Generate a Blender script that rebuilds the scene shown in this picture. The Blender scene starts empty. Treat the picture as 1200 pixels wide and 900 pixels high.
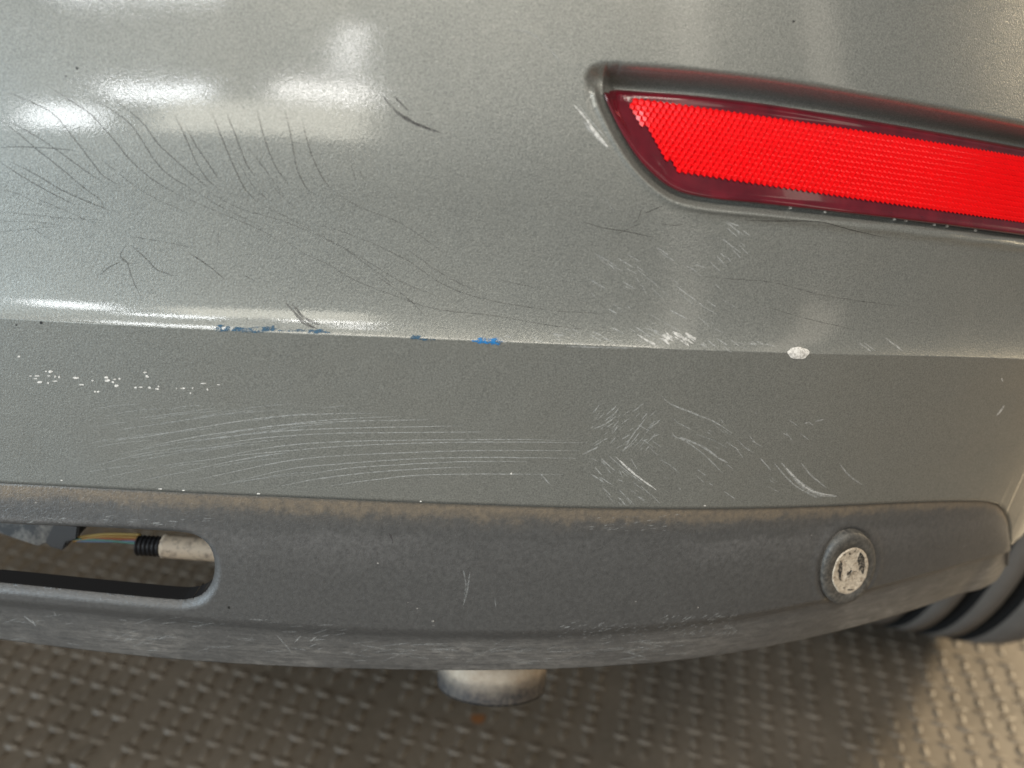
import bpy, bmesh, math, random
import numpy as np
from mathutils import Vector, Matrix, noise
from mathutils.bvhtree import BVHTree

random.seed(7)
R = math.radians
scene = bpy.context.scene
COL = scene.collection

# ------------------------------------------------------------------ camera
CAM = Vector((0.0, 0.0, 0.475))
PITCH, ROLL, FPX = R(25.0), R(3.2), 909.0          # focal length in pixels of the 1200 px wide photo
fw = Vector((0, math.cos(PITCH), -math.sin(PITCH)))
r0 = Vector((1, 0, 0)); u0 = Vector((0, math.sin(PITCH), math.cos(PITCH)))
rt = r0 * math.cos(ROLL) + u0 * math.sin(ROLL)
up = -r0 * math.sin(ROLL) + u0 * math.cos(ROLL)
cd = bpy.data.cameras.new('camera'); cam = bpy.data.objects.new('camera', cd); COL.objects.link(cam)
M = Matrix((rt, up, -fw)).transposed().to_4x4(); M.translation = CAM
cam.matrix_world = M
cd.sensor_width = 36.0; cd.lens = 36.0 * FPX / 1200.0
cd.clip_start = 0.01; cd.clip_end = 50
cd.dof.use_dof = True; cd.dof.focus_distance = 0.345; cd.dof.aperture_fstop = 5.4
scene.camera = cam

# ------------------------------------------------------------------ light: workshop lamps, no sun
w = bpy.data.worlds.new('World'); scene.world = w; w.use_nodes = True
bg = w.node_tree.nodes['Background']; bg.inputs[0].default_value = (0.84, 0.85, 0.84, 1); bg.inputs[1].default_value = 0.20

def lamp(name, loc, target, sx, sy, power, col):
    l = bpy.data.lights.new(name, 'AREA'); l.shape = 'RECTANGLE'; l.size = sx; l.size_y = sy
    l.energy = power; l.color = col
    o = bpy.data.objects.new(name, l); COL.objects.link(o)
    o.location = loc
    o.rotation_euler = (Vector(target) - Vector(loc)).to_track_quat('-Z', 'Y').to_euler()
    return o
BUMP = (0.0, 0.30, 0.38)
lamp('ceiling_panel_light', (0.1, -1.4, 2.6), BUMP, 2.4, 1.0, 62, (1.0, 0.92, 0.80))
lamp('workshop_door_light', (-2.9, -1.2, 0.55), BUMP, 1.5, 1.4, 88, (0.70, 0.87, 1.0))
lamp('side_wall_light', (2.2, 1.5, 1.0), (0.35, 0.45, -0.18), 0.6, 0.5, 88, (1.0, 0.80, 0.52))
lamp('tall_window_light', (1.45, -2.2, 1.5), (1.2, 0.3, 1.3), 0.35, 2.4, 1.5 * math.pi * 0.84, (1.0, 0.93, 0.80))
lamp('tall_window_light', (2.75, -1.7, 1.5), (0.6, 0.3, 1.3), 0.40, 2.4, 1.5 * math.pi * 0.96, (1.0, 0.90, 0.74))
# windows and tube lamps on the workshop wall behind the photographer, mirrored in the clear coat
for nm, x0, x1, z0, z1, rad, c_ in (('wall_window_light', -2.20, -1.80, 1.00, 1.33, 17, (0.95, 0.98, 1.0)), ('wall_tube_light', -1.80, -1.28, 1.46, 1.57, 26, (0.95, 0.98, 1.0)),
                                    ('wall_tube_light', -0.90, -0.45, 1.47, 1.57, 24, (1.0, 0.98, 0.94)), ('wall_skylight_pane', -1.50, -0.45, 1.00, 1.43, 6, (1.0, 0.95, 0.80)),
                                    ('wall_tube_light', -0.62, -0.53, 1.66, 2.05, 17, (1.0, 0.99, 0.97)), ('wall_tube_light', -2.25, -1.42, 2.34, 2.60, 18, (0.95, 0.98, 1.0))):
    lamp(nm, ((x0 + x1) / 2, -2.2, (z0 + z1) / 2), ((x0 + x1) / 2, 0, (z0 + z1) / 2), x1 - x0, z1 - z0, rad * math.pi * (x1 - x0) * (z1 - z0), c_)

scene.view_settings.view_transform = 'Standard'; scene.view_settings.look = 'None'
scene.view_settings.exposure = 0.0; scene.view_settings.gamma = 1.0
scene.view_settings.use_curve_mapping = False

# ------------------------------------------------------------------ pixel helpers
def ray(px, py):
    return fw + rt * ((px - 600) / FPX) - up * ((py - 450) / FPX)
def at(px, py, depth):
    return CAM + ray(px, py) * depth
FZ = -0.18                                          # floor height
def on_floor(px, py, z=FZ):
    d = ray(px, py); return CAM + d * ((z - CAM.z) / d.z)

# ------------------------------------------------------------------ materials
def mat(name, col=(0.5, 0.5, 0.5), rough=0.5, metal=0.0, coat=0.0, spec=0.5):
    m = bpy.data.materials.new(name); m.use_nodes = True
    b = m.node_tree.nodes['Principled BSDF']
    b.inputs['Base Color'].default_value = (*col, 1); b.inputs['Roughness'].default_value = rough
    b.inputs['Metallic'].default_value = metal; b.inputs['Coat Weight'].default_value = coat
    b.inputs['Specular IOR Level'].default_value = spec
    return m
class NT:
    def __init__(s, m):
        s.t = m.node_tree; s.b = s.t.nodes['Principled BSDF']
        s.tc = s.t.nodes.new('ShaderNodeTexCoord')
    def new(s, k, **kw):
        n = s.t.nodes.new(k)
        for a, v in kw.items(): setattr(n, a, v)
        return n
    def link(s, a, b): s.t.links.new(a, b)
    def setin(s, sock, v):
        if hasattr(v, 'is_output') or isinstance(v, bpy.types.NodeSocket): s.link(v, sock)
        else: sock.default_value = v
    def noise(s, scale, detail=2.0, rough=0.5, vec=None, scl=None, dist=0.0):
        n = s.new('ShaderNodeTexNoise'); n.inputs['Scale'].default_value = scale
        n.inputs['Detail'].default_value = detail; n.inputs['Roughness'].default_value = rough
        n.inputs['Distortion'].default_value = dist
        v = vec or s.tc.outputs['Object']
        if scl:
            mp = s.new('ShaderNodeMapping'); mp.inputs['Scale'].default_value = scl; s.link(v, mp.inputs[0]); v = mp.outputs[0]
        s.link(v, n.inputs['Vector']); return n.outputs['Fac']
    def ramp(s, fac, stops):
        n = s.new('ShaderNodeValToRGB'); e = n.color_ramp.elements
        while len(e) < len(stops): e.new(0.5)
        for el, (p, c) in zip(e, stops):
            el.position = p; el.color = (c, c, c, 1) if not isinstance(c, tuple) else (*c, 1)
        s.link(fac, n.inputs[0]); return n.outputs[0]
    def math(s, op, a, b=0.0):
        n = s.new('ShaderNodeMath', operation=op); s.setin(n.inputs[0], a); s.setin(n.inputs[1], b); return n.outputs[0]
    def mix(s, fac, a, b):
        n = s.new('ShaderNodeMix', data_type='RGBA'); s.setin(n.inputs['Factor'], fac)
        for k, v in ((6, a), (7, b)):
            if isinstance(v, tuple): n.inputs[k].default_value = (*v, 1)
            else: s.link(v, n.inputs[k])
        return n.outputs[2]
    def bump(s, h, strength, dist, prev=None):
        n = s.new('ShaderNodeBump'); n.inputs['Strength'].default_value = strength; n.inputs['Distance'].default_value = dist
        s.link(h, n.inputs['Height'])
        if prev is not None: s.link(prev, n.inputs['Normal'])
        return n.outputs[0]

# car paint: grey-green metallic under clear coat with heavy orange peel
PAINT = mat('grey_green_paint', (0.27, 0.30, 0.275), 0.40, 0.38, 1.0, 0.3)
n = NT(PAINT)
fl = n.noise(1500, 3, 0.7); cl = n.noise(14, 3, 0.5)
c1 = n.mix(n.ramp(fl, [(0.34, 0.0), (0.66, 1.0)]), (0.156, 0.162, 0.153), (0.288, 0.294, 0.272))
c2 = n.mix(n.math('MULTIPLY', n.ramp(cl, [(0.42, 0.0), (0.72, 1.0)]), 0.22), c1, (0.26, 0.25, 0.215))
n.link(c2, n.b.inputs['Base Color'])
pe = n.noise(1350, 2, 0.6, dist=0.5)
bn = n.bump(pe, 0.75, 0.00022)
fb = n.bump(n.noise(2600, 1, 0.5), 0.30, 0.00008, bn)
n.link(fb, n.b.inputs['Normal'])
pc = n.bump(n.math('ADD', pe, n.math('MULTIPLY', n.noise(420, 2, 0.5), 0.6)), 0.30, 0.00007)
n.link(pc, n.b.inputs['Coat Normal'])
n.b.inputs['Coat Roughness'].default_value = 0.02
sm = n.noise(45, 4, 0.6)
n.link(n.ramp(sm, [(0.3, 0.41), (0.75, 0.52)]), n.b.inputs['Roughness'])

# weathered valance plastic: UV v runs 0 (seam) to 1 (lower edge)
PLASTIC = mat('faded_grey_plastic', (0.07, 0.07, 0.072), 0.48, 0.0, 0.0, 0.5)
n = NT(PLASTIC)
uv = n.new('ShaderNodeUVMap'); uv.uv_map = 'lay'; sep = n.new('ShaderNodeSeparateXYZ'); n.link(uv.outputs[0], sep.inputs[0])
U, V = sep.outputs[0], sep.outputs[1]
big = n.noise(22, 5, 0.6); fine = n.noise(420, 4, 0.65); mid = n.noise(110, 5, 0.7)
base = n.mix(n.ramp(fine, [(0.3, 0.0), (0.75, 1.0)]), (0.064, 0.0635, 0.063), (0.098, 0.097, 0.095))
# brown road dust caught under the seam
dv = n.math('ADD', V, n.math('MULTIPLY', n.math('SUBTRACT', mid, 0.5), 0.16))
dust = n.math('MULTIPLY', n.ramp(dv, [(0.03, 1.0), (0.065, 0.75), (0.10, 0.12), (0.15, 0.0)]), n.ramp(fine, [(0.25, 0.35), (0.7, 1.0)]))
base = n.mix(n.math('MULTIPLY', dust, 0.85), base, (0.21, 0.165, 0.115))
# pale film band with ragged water edge
fv = n.math('ADD', V, n.math('MULTIPLY', n.math('SUBTRACT', n.noise(60, 5, 0.7), 0.5), 0.22))
film = n.ramp(fv, [(0.17, 0.0), (0.21, 0.85), (0.30, 0.6), (0.42, 0.0)])
film = n.math('MULTIPLY', film, n.ramp(n.noise(9, 3, 0.5), [(0.42, 0.15), (0.62, 1.0)]))
base = n.mix(n.math('MULTIPLY', film, n.ramp(fine, [(0.3, 0.06), (0.7, 0.28)])), base, (0.30, 0.29, 0.29))
# scrapes along the bottom bevel, streaked lengthwise
st = n.noise(1.0, 6, 0.75, scl=(45, 45, 1500)); st2 = n.noise(260, 5, 0.75, scl=(0.35, 0.35, 1.0))
bv = n.ramp(n.math('ADD', V, n.math('MULTIPLY', n.math('SUBTRACT', mid, 0.5), 0.10)), [(0.78, 0.0), (0.83, 0.55), (0.88, 1.0)])
sc_ = n.math('MULTIPLY', bv, n.ramp(n.math('MAXIMUM', st, n.math('MULTIPLY', st2, 1.0)), [(0.46, 0.08), (0.70, 1.0)]))
base = n.mix(n.math('MULTIPLY', sc_, n.ramp(n.noise(16, 3, 0.6), [(0.38, 0.30), (0.64, 0.80)])), base, (0.34, 0.32, 0.295))
spk = n.ramp(n.noise(700, 2, 0.6), [(0.73, 0.0), (0.79, 1.0)])
spm = n.math('MULTIPLY', spk, n.ramp(n.math('ADD', V, n.math('MULTIPLY', n.math('SUBTRACT', n.noise(30, 3), 0.5), 0.35)), [(0.66, 0.05), (0.78, 0.9), (0.9, 0.5)]))
base = n.mix(spm, base, (0.50, 0.48, 0.45))
n.link(base, n.b.inputs['Base Color'])
lea = n.noise(900, 3, 0.6, dist=0.5)
n.link(n.bump(n.noise(160, 4, 0.6), 0.10, 0.0004, n.bump(lea, 0.70, 0.00035)), n.b.inputs['Normal'])
n.link(n.ramp(big, [(0.3, 0.33), (0.7, 0.45)]), n.b.inputs['Roughness'])

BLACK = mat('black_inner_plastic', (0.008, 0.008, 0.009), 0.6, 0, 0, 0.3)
RIMRED = mat('dark_red_lens_rim', (0.095, 0.004, 0.011), 0.16, 0.0, 0.7)
n = NT(RIMRED); n.link(n.mix(n.ramp(n.noise(70, 3, 0.6), [(0.35, 0.0), (0.7, 1.0)]), (0.085, 0.003, 0.010), (0.15, 0.006, 0.016)), n.b.inputs['Base Color'])
RED = mat('bright_red_prisms', (0.86, 0.0035, 0.006), 0.16, 0.0, 0.0)
n = NT(RED); n.link(n.mix(n.noise(300, 2, 0.5), (0.90, 0.003, 0.006), (0.72, 0.003, 0.005)), n.b.inputs['Base Color'])
LETTER = mat('moulded_red_lettering', (0.22, 0.03, 0.045), 0.25, 0, 0.5)
RUBBER = mat('tyre_rubber', (0.075, 0.072, 0.072), 0.75, 0, 0, 0.3)
n = NT(RUBBER); n.link(n.mix(n.noise(35, 5, 0.7), (0.10, 0.092, 0.084), (0.15, 0.137, 0.124)), n.b.inputs['Base Color'])
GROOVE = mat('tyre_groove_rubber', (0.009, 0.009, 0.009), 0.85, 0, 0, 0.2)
STEEL = mat('wheel_steel', (0.30, 0.30, 0.30), 0.45, 0.8)
DARKMETAL = mat('dark_underbody', (0.03, 0.028, 0.026), 0.8, 0, 0, 0.2)

EXH = mat('dull_beige_exhaust', (0.40, 0.33, 0.26), 0.7, 0.0)
n = NT(EXH)
uvn = n.new('ShaderNodeUVMap'); uvn.uv_map = 'lay'; sp = n.new('ShaderNodeSeparateXYZ'); n.link(uvn.outputs[0], sp.inputs[0])
b1 = n.mix(n.ramp(n.noise(60, 5, 0.7), [(0.35, 0.0), (0.7, 1.0)]), (0.56, 0.48, 0.38), (0.36, 0.27, 0.19))
soot = n.ramp(n.math('ADD', sp.outputs[1], n.math('MULTIPLY', n.math('SUBTRACT', n.noise(45, 4, 0.65), 0.5), 0.012)), [(0.0050, 1.0), (0.0110, 0.75), (0.0165, 0.0)])
n.link(n.mix(n.math('MULTIPLY', soot, n.ramp(n.noise(300, 4, 0.7), [(0.25, 0.8), (0.65, 1.0)])), b1, (0.02, 0.021, 0.025)), n.b.inputs['Base Color'])
n.link(n.bump(n.noise(350, 4, 0.6), 0.25, 0.0005), n.b.inputs['Normal'])

FLOOR = mat('brown_grey_tread_floor', (0.11, 0.093, 0.075), 0.42, 0.0, 0, 0.35)
n = NT(FLOOR)
geo = n.new('ShaderNodeNewGeometry')
f1 = n.noise(9, 5, 0.65, vec=geo.outputs['Position']); f2 = n.noise(160, 4, 0.6, vec=geo.outputs['Position'])
cc = n.mix(n.ramp(f1, [(0.3, 0.0), (0.7, 1.0)]), (0.094, 0.079, 0.061), (0.146, 0.122, 0.095))
cc = n.mix(n.math('MULTIPLY', n.ramp(f2, [(0.45, 0.0), (0.75, 1.0)]), 0.4), cc, (0.17, 0.145, 0.115))
n.link(cc, n.b.inputs['Base Color'])
n.link(n.ramp(f1, [(0.3, 0.36), (0.7, 0.52)]), n.b.inputs['Roughness'])
n.link(n.bump(f2, 0.2, 0.001), n.b.inputs['Normal'])
RUST = mat('orange_rust_stain', (0.17, 0.07, 0.022), 0.7)

def marks(name, col, alpha, nscale=500, lo=0.35, hi=0.65, rough=0.6, amin=0.0):
    m = mat(name, col, rough, 0, 0, 0.3); k = NT(m)
    a = k.math('MULTIPLY', k.ramp(k.noise(nscale, 3, 0.6), [(lo, amin), (hi, 1.0)]), alpha)
    k.link(a, k.b.inputs['Alpha']); return m
CRACK = marks('dark_hairline', (0.045, 0.04, 0.036), 0.56, 400, 0.25, 0.5, amin=0.25)
CRACK_F = marks('faint_dark_hairline', (0.07, 0.065, 0.06), 0.42, 400, 0.3, 0.6)
WHITE = marks('white_scratch', (0.72, 0.71, 0.68), 0.85, 700, 0.3, 0.6, amin=0.15)
WHITE_M = marks('pale_scratch', (0.62, 0.63, 0.62), 0.46, 700, 0.3, 0.62, amin=0.05)
WHITE_F = marks('faint_pale_scratch', (0.58, 0.60, 0.60), 0.28, 700, 0.32, 0.65)
CHIP = mat('white_primer', (0.72, 0.70, 0.66), 0.6)
n = NT(CHIP); n.link(n.mix(n.ramp(n.noise(900, 4, 0.7), [(0.38, 0.0), (0.55, 1.0)]), (0.42, 0.40, 0.37), (0.80, 0.78, 0.74)), n.b.inputs['Base Color'])
BLUE = marks('blue_paint_transfer', (0.02, 0.20, 0.50), 0.95, 650, 0.40, 0.56, amin=0.08)
BLUED = marks('dull_blue_paint_transfer', (0.035, 0.10, 0.17), 0.90, 550, 0.42, 0.58, amin=0.0)
SOOT = marks('dark_scuff', (0.08, 0.075, 0.075), 0.6, 400, 0.30, 0.60, amin=0.15)
FLECK = marks('pale_fleck', (0.45, 0.43, 0.40), 0.7, 900, 0.3, 0.6, amin=0.2)
HOLLOW = marks('grimy_hollow', (0.035, 0.034, 0.033), 0.95, 700, 0.34, 0.56, amin=0.15)
DOT = mat('black_speck', (0.008, 0.008, 0.008), 0.6)

# ------------------------------------------------------------------ object helpers
def mesh_obj(name, verts, faces, mats, parent=None, smooth=True, uvs=None, midx=None):
    me = bpy.data.meshes.new(name)
    me.from_pydata([tuple(v) for v in verts], [], [tuple(f) for f in faces])
    for m in (mats if isinstance(mats, (list, tuple)) else [mats]): me.materials.append(m)
    if midx is not None: me.polygons.foreach_set('material_index', np.asarray(midx, dtype=np.int32))
    if uvs is not None:
        lay = me.uv_layers.new(name='lay')
        li = np.zeros(len(me.loops), dtype=np.int32); me.loops.foreach_get('vertex_index', li)
        lay.data.foreach_set('uv', np.asarray(uvs, dtype=np.float32)[li].ravel())
    if smooth: me.polygons.foreach_set('use_smooth', np.ones(len(me.polygons), dtype=bool))
    me.update()
    o = bpy.data.objects.new(name, me); COL.objects.link(o)
    if parent: o.parent = parent
    return o
def empty(name, parent=None, loc=(0, 0, 0)):
    o = bpy.data.objects.new(name, None); COL.objects.link(o); o.location = loc; o.empty_display_size = 0.02
    if parent: o.parent = parent
    return o
def tube(pts, rad, seg=14, caps=True):
    """swept tube through pts; rad is a number or a list"""
    pts = [Vector(p) for p in pts]; V_, F_ = [], []
    for i, p in enumerate(pts):
        t = (pts[min(i + 1, len(pts) - 1)] - pts[max(i - 1, 0)]).normalized()
        a = t.cross(Vector((0.13, 0.2, 1))).normalized(); b = t.cross(a)
        r_ = rad[i] if isinstance(rad, (list, tuple)) else rad
        for k in range(seg):
            q = 2 * math.pi * k / seg; V_.append(p + (a * math.cos(q) + b * math.sin(q)) * r_)
    for i in range(len(pts) - 1):
        for k in range(seg):
            F_.append((i * seg + k, i * seg + (k + 1) % seg, (i + 1) * seg + (k + 1) % seg, (i + 1) * seg + k))
    if caps:
        F_.append(tuple(range(seg - 1, -1, -1))); F_.append(tuple((len(pts) - 1) * seg + k for k in range(seg)))
    return V_, F_
def catmull(pts, step=3.0):
    P = [np.array(p, float) for p in pts]
    if len(P) == 2: 
        k = max(2, int(np.linalg.norm(P[1] - P[0]) / step)); return [P[0] + (P[1] - P[0]) * i / k for i in range(k + 1)]
    P = [2 * P[0] - P[1]] + P + [2 * P[-1] - P[-2]]; out = []
    for i in range(1, len(P) - 2):
        k = max(1, int(np.linalg.norm(P[i + 1] - P[i]) / step))
        for j in range(k):
            t = j / k
            out.append(0.5 * (2 * P[i] + (P[i + 1] - P[i - 1]) * t + (2 * P[i - 1] - 5 * P[i] + 4 * P[i + 1] - P[i + 2]) * t * t + (3 * P[i] - P[i - 1] - 3 * P[i + 1] + P[i + 2]) * t ** 3))
    out.append(P[-2]); return out

# ------------------------------------------------------------------ bumper plan curve and profile
S = np.linspace(-0.32, 0.95, 2541); ds = S[1] - S[0]
TH = np.radians(np.interp(S, [-0.32, -0.20, 0.0, 0.08, 0.165, 0.25, 0.33, 0.42, 0.50, 0.60, 0.95], [-4, -3, 3, 9, 19, 26, 34, 52, 70, 84, 88]))
XS = np.concatenate([[0], np.cumsum(np.cos(TH[:-1]) * ds)]); YS = np.concatenate([[0], np.cumsum(np.sin(TH[:-1]) * ds)])
i0 = int(np.argmin(abs(S))); XS -= XS[i0]; YS += 0.290 - YS[i0]
def plan(s): return np.interp(s, S, XS), np.interp(s, S, YS), np.interp(s, S, TH)
def surf(s, z, d):
    """point at arc length s, height z, d metres inward of the plan curve"""
    x, y, t = plan(s); return np.stack([x - d * np.sin(t), y + d * np.cos(t), z + 0 * x], -1)
def px_to_sz(px, py, d):
    v = ray(px, py); X = XS - d * np.sin(TH) - CAM.x; Y = YS + d * np.cos(TH) - CAM.y
    f = X * v.y - Y * v.x
    k = int(np.argmax((f[:-1] < 0) & (f[1:] >= 0))); a = f[k] / (f[k] - f[k + 1])
    s = S[k] + a * ds; yy = Y[k] + a * (Y[k + 1] - Y[k])
    return s, CAM.z + v.z * yy / v.y
def keyline(pts, d, right=None):
    q = sorted(px_to_sz(px, py, d) for px, py in pts)
    s = np.array([a for a, b in q]); z = np.array([b for a, b in q])
    return s, z
D0, D1, D2, D3, D4 = 0.120, 0.0145, 0.0095, 0.0, 0.0033
def kfun(pts, d, k=0.15):
    s, z = keyline(pts, d)
    def f(q):
        r = np.interp(q, s, z)
        return r
    return f
def smooth_fun(pts, d, deg=3):
    s, z = keyline(pts, d); c = np.polyfit(s, z, deg); lo, hi = s[0], s[-1]
    dc = np.polyder(c)
    def f(q):
        q = np.asarray(q, float); qq = np.clip(q, lo, hi)
        return np.polyval(c, qq) + np.clip(q - hi, 0, 0.03) * np.polyval(dc, hi) + np.clip(q - lo, -0.1, 0) * np.polyval(dc, lo)
    return f
zk1 = smooth_fun([(0, 118), (300, 126), (600, 134), (900, 142), (1200, 152)], D1, 2)
zk2 = smooth_fun([(0, 218), (300, 228), (600, 240), (900, 255), (1200, 270)], D2, 2)
zk3 = smooth_fun([(0, 374), (100, 378), (200, 383), (300, 388), (400, 393), (500, 398), (600, 402), (700, 406), (800, 409), (900, 412), (1000, 415), (1100, 418), (1200, 421)], D3, 3)
SEAM = [(0, 567), (100, 571), (200, 576), (300, 581), (400, 586), (500, 590), (600, 593), (700, 595), (800, 596), (900, 595), (1000, 592), (1080, 589), (1140, 587)]
zseam = smooth_fun(SEAM, D4, 4)
corner_s, corner_z = keyline([(1140, 587), (1158, 588), (1170, 591), (1178, 597), (1184, 607), (1187, 620), (1188.5, 641), (1194, 637), (1200, 633)], D4)
def zlow(s):
    s = np.asarray(s, float)
    far = np.interp(s, np.append(corner_s, [corner_s[-1] + 0.05, corner_s[-1] + 0.16, 2]), np.append(corner_z, [corner_z[-1] + 0.02, corner_z[-1] + 0.10, corner_z[-1] + 0.12]))
    return np.where(s < corner_s[0], zseam(s), far)
def herm(t, a, b, ma, mb):
    return (2*t**3 - 3*t**2 + 1)*a + (t**3 - 2*t**2 + t)*ma + (-2*t**3 + 3*t**2)*b + (t**3 - t**2)*mb
SL1, SL2, SL3, SL3b, SL4 = 0.24, 0.08, 0.66, -0.04, -0.04     # dy/dz slopes at the key lines
def depth(s, z):
    """inward offset of painted skin at (s, z)"""
    s = np.asarray(s, float); z = np.asarray(z, float)
    k1, k2, k3, k4 = zk1(s), zk2(s), zk3(s), zseam(s)
    fade = np.clip((s - 0.24) / 0.25, 0, 1); fade = 1 - fade * fade * (3 - 2 * fade) * 0.65
    top = k1 + 0.22
    def seg(lo, hi, dlo, dhi, mlo, mhi):
        h = hi - lo; t = (z - lo) / h
        return herm(t, dlo, dhi, mlo * h, mhi * h)
    h32 = k2 - k3; q = np.clip((z - k3) / h32, 0, 1)
    c = D3 + h32 * (SL2 * q + 0.13 * (q - 0.5 * q * q) + (SL3 - SL2 - 0.13) * (1 - (1 - q) ** 9) / 9)
    d2 = D3 + h32 * (SL2 + 0.065 + (SL3 - SL2 - 0.13) / 9); d1 = d2 + (k1 - k2) * 0.5 * (SL1 + SL2)
    b = seg(k2, k1, d2, d1, SL2, SL1)
    a = seg(k1, top, d1, D0, SL1, 0.70)
    dlow = D3 + SL3b * (z - k3)
    r_ = np.where(z > k1, a, np.where(z > k2, b, np.where(z > k3, c, dlow)))
    r_ = np.where(z > top, D0 + (z - top) * 0.70, r_)
    return np.where(z > k3, r_ * fade, r_)
def base_pt(s, z): return surf(s, z, depth(s, z))
def px_on_skin(px, py, extra=0.0):
    d = 0.01
    for _ in range(14):
        s, z = px_to_sz(px, py, d); d = 0.5 * d + 0.5 * (float(depth(s, z)) + extra)
    return s, z
def project(P):
    Q = P - np.array(CAM); a = Q @ np.array(rt); b = Q @ np.array(up); c = Q @ np.array(fw)
    return 600 + FPX * a / c, 450 - FPX * b / c
def poly_sdf(x, y, poly):
    """signed distance (negative inside) and nearest point"""
    P = np.array(poly); n_ = len(P); best = np.full(x.shape, 1e9); nx = np.zeros_like(x); ny = np.zeros_like(y); ins = np.zeros(x.shape, bool)
    for i in range(n_):
        ax, ay = P[i]; bx, by = P[(i + 1) % n_]; ex, ey = bx - ax, by - ay
        t = np.clip(((x - ax) * ex + (y - ay) * ey) / (ex * ex + ey * ey + 1e-18), 0, 1)
        qx, qy = ax + t * ex, ay + t * ey; dd = np.hypot(x - qx, y - qy); m = dd < best
        best = np.where(m, dd, best); nx = np.where(m, qx, nx); ny = np.where(m, qy, ny)
        if ay != by:
            ins ^= ((ay > y) != (by > y)) & (x < (bx - ax) * (y - ay) / (by - ay) + ax)
    return np.where(ins, -best, best), nx, ny
def sz_poly(pts, step=6.0, extra=0.0):
    out = []
    for p in catmull(pts, step): out.append(px_on_skin(p[0], p[1], extra))
    return out

# reflector outline (pixels -> surface arc length and height)
TOPL = [(712, 106), (722, 105.5), (760, 108), (820, 113), (900, 122.5), (1000, 138), (1100, 155), (1200, 173), (1290, 190)]
BOTL = [(709, 110), (711, 118), (722, 142), (735, 166), (750, 188), (768, 207), (785, 220), (806, 229), (840, 235), (900, 241), (1000, 252), (1100, 264), (1200, 277), (1290, 289)]
INT = [(742, 121), (780, 123), (820, 127), (900, 137), (1000, 151), (1100, 168), (1200, 184), (1270, 196)]
INB = [(742, 124), (758, 150), (774, 174), (790, 193), (806, 203), (850, 211), (920, 221), (1000, 232), (1100, 247), (1200, 261), (1270, 271)]
top_sz, bot_sz = sz_poly(TOPL, extra=0.0085), sz_poly(BOTL, extra=-0.0008)
LENS = top_sz + bot_sz[::-1]
_it, _ib = sz_poly(INT, extra=0.007), sz_poly(INB, extra=-0.0004)
INNER = _it + _ib[::-1]; _it, _ib = np.array(_it), np.array(_ib)
_b = np.array(bot_sz); _t = np.array(top_sz)
def lens_t(s, z):
    """0 at the lens's lower edge, 1 at its upper edge"""
    zb = np.interp(s, _b[:, 0], _b[:, 1]); zt = np.interp(s, _t[:, 0], _t[:, 1])
    return np.clip((z - zb) / np.maximum(zt - zb, 0.012), 0, 1)
def lens_depth(s, z): return 0.0014 + 0.0090 * lens_t(s, z)
s_end = max(_t[-1, 0], _b[-1, 0])

def sstep(t): t = np.clip(t, 0, 1); return t * t * (3 - 2 * t)
def recess(s, z):
    d, qx, qy = poly_sdf(s, z, LENS)
    ang = np.arctan2(z - qy, s - qx)              # direction from the lens edge outward
    upw = np.clip(np.sin(ang), 0, 1); lef = np.clip(-np.cos(ang), 0, 1)
    wid = 0.0042 + 0.0060 * upw ** 1.5 + 0.0040 * lef
    gap = 0.0006; full = lens_depth(s, z) + 0.0016
    # a crisp gutter round the lens, then a soft roll up to the skin
    soft = full * (1 - sstep((d - gap) / wid)) ** np.where(upw > 0.5, 1.0, 1.5)
    soft = soft - 0.0017 * np.exp(-((d - 0.0036) / 0.0015) ** 2) * (1 - upw) ** 2      # raised bead below the lens
    return np.where(d < gap, full, soft) * np.where(s > s_end, 1 - sstep((s - s_end) / 0.01), 1)

# ------------------------------------------------------------------ THE CAR
car = empty('car', loc=(0, 0, 0))
car['label'] = 'grey-green metallic car seen close at its scratched rear bumper corner'
car['category'] = 'car'

# painted bumper cover
s_lens0 = _t[0, 0]
cols = np.unique(np.round(np.concatenate([
    np.linspace(-0.30, s_lens0 - 0.012, 190), np.arange(s_lens0 - 0.012, s_lens0 + 0.045, 0.00035),
    np.arange(s_lens0 + 0.045, 0.33, 0.0009), np.linspace(corner_s[0], corner_s[-1], 60), np.linspace(0.33, 0.93, 70)]), 6))
NL, NA, NB, NC = 60, 46, 120, 46
tl = np.linspace(0, 1, NL + 1)[:-1]; tl = np.where(tl > 0, tl, 0)
rows = []
for seg_i, (na, fa, fb_) in enumerate(((NL, zlow, zk3), (NA, zk3, zk2), (NB, zk2, lambda s: zk1(s) + 0.022), (NC, lambda s: zk1(s) + 0.022, lambda s: zk1(s) + 0.40))):
    t = np.linspace(0, 1, na + 1)
    if seg_i == 0: t = 1 - (1 - t) ** 1.35
    if seg_i == 1: t = t ** 1.5
    if seg_i == 3: t = t ** 1.8
    for q in (t[:-1] if seg_i < 3 else t): rows.append(fa(cols) + (fb_(cols) - fa(cols)) * q)
Z = np.array(rows); SS = np.broadcast_to(cols, Z.shape)
Dp = depth(SS, Z)
msk = (SS > s_lens0 - 0.03) & (SS < s_end + 0.02) & (Z > _b[:, 1].min() - 0.03) & (Z < _t[:, 1].max() + 0.03)
Dp = Dp.copy(); Dp[msk] += recess(SS[msk], Z[msk])
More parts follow.
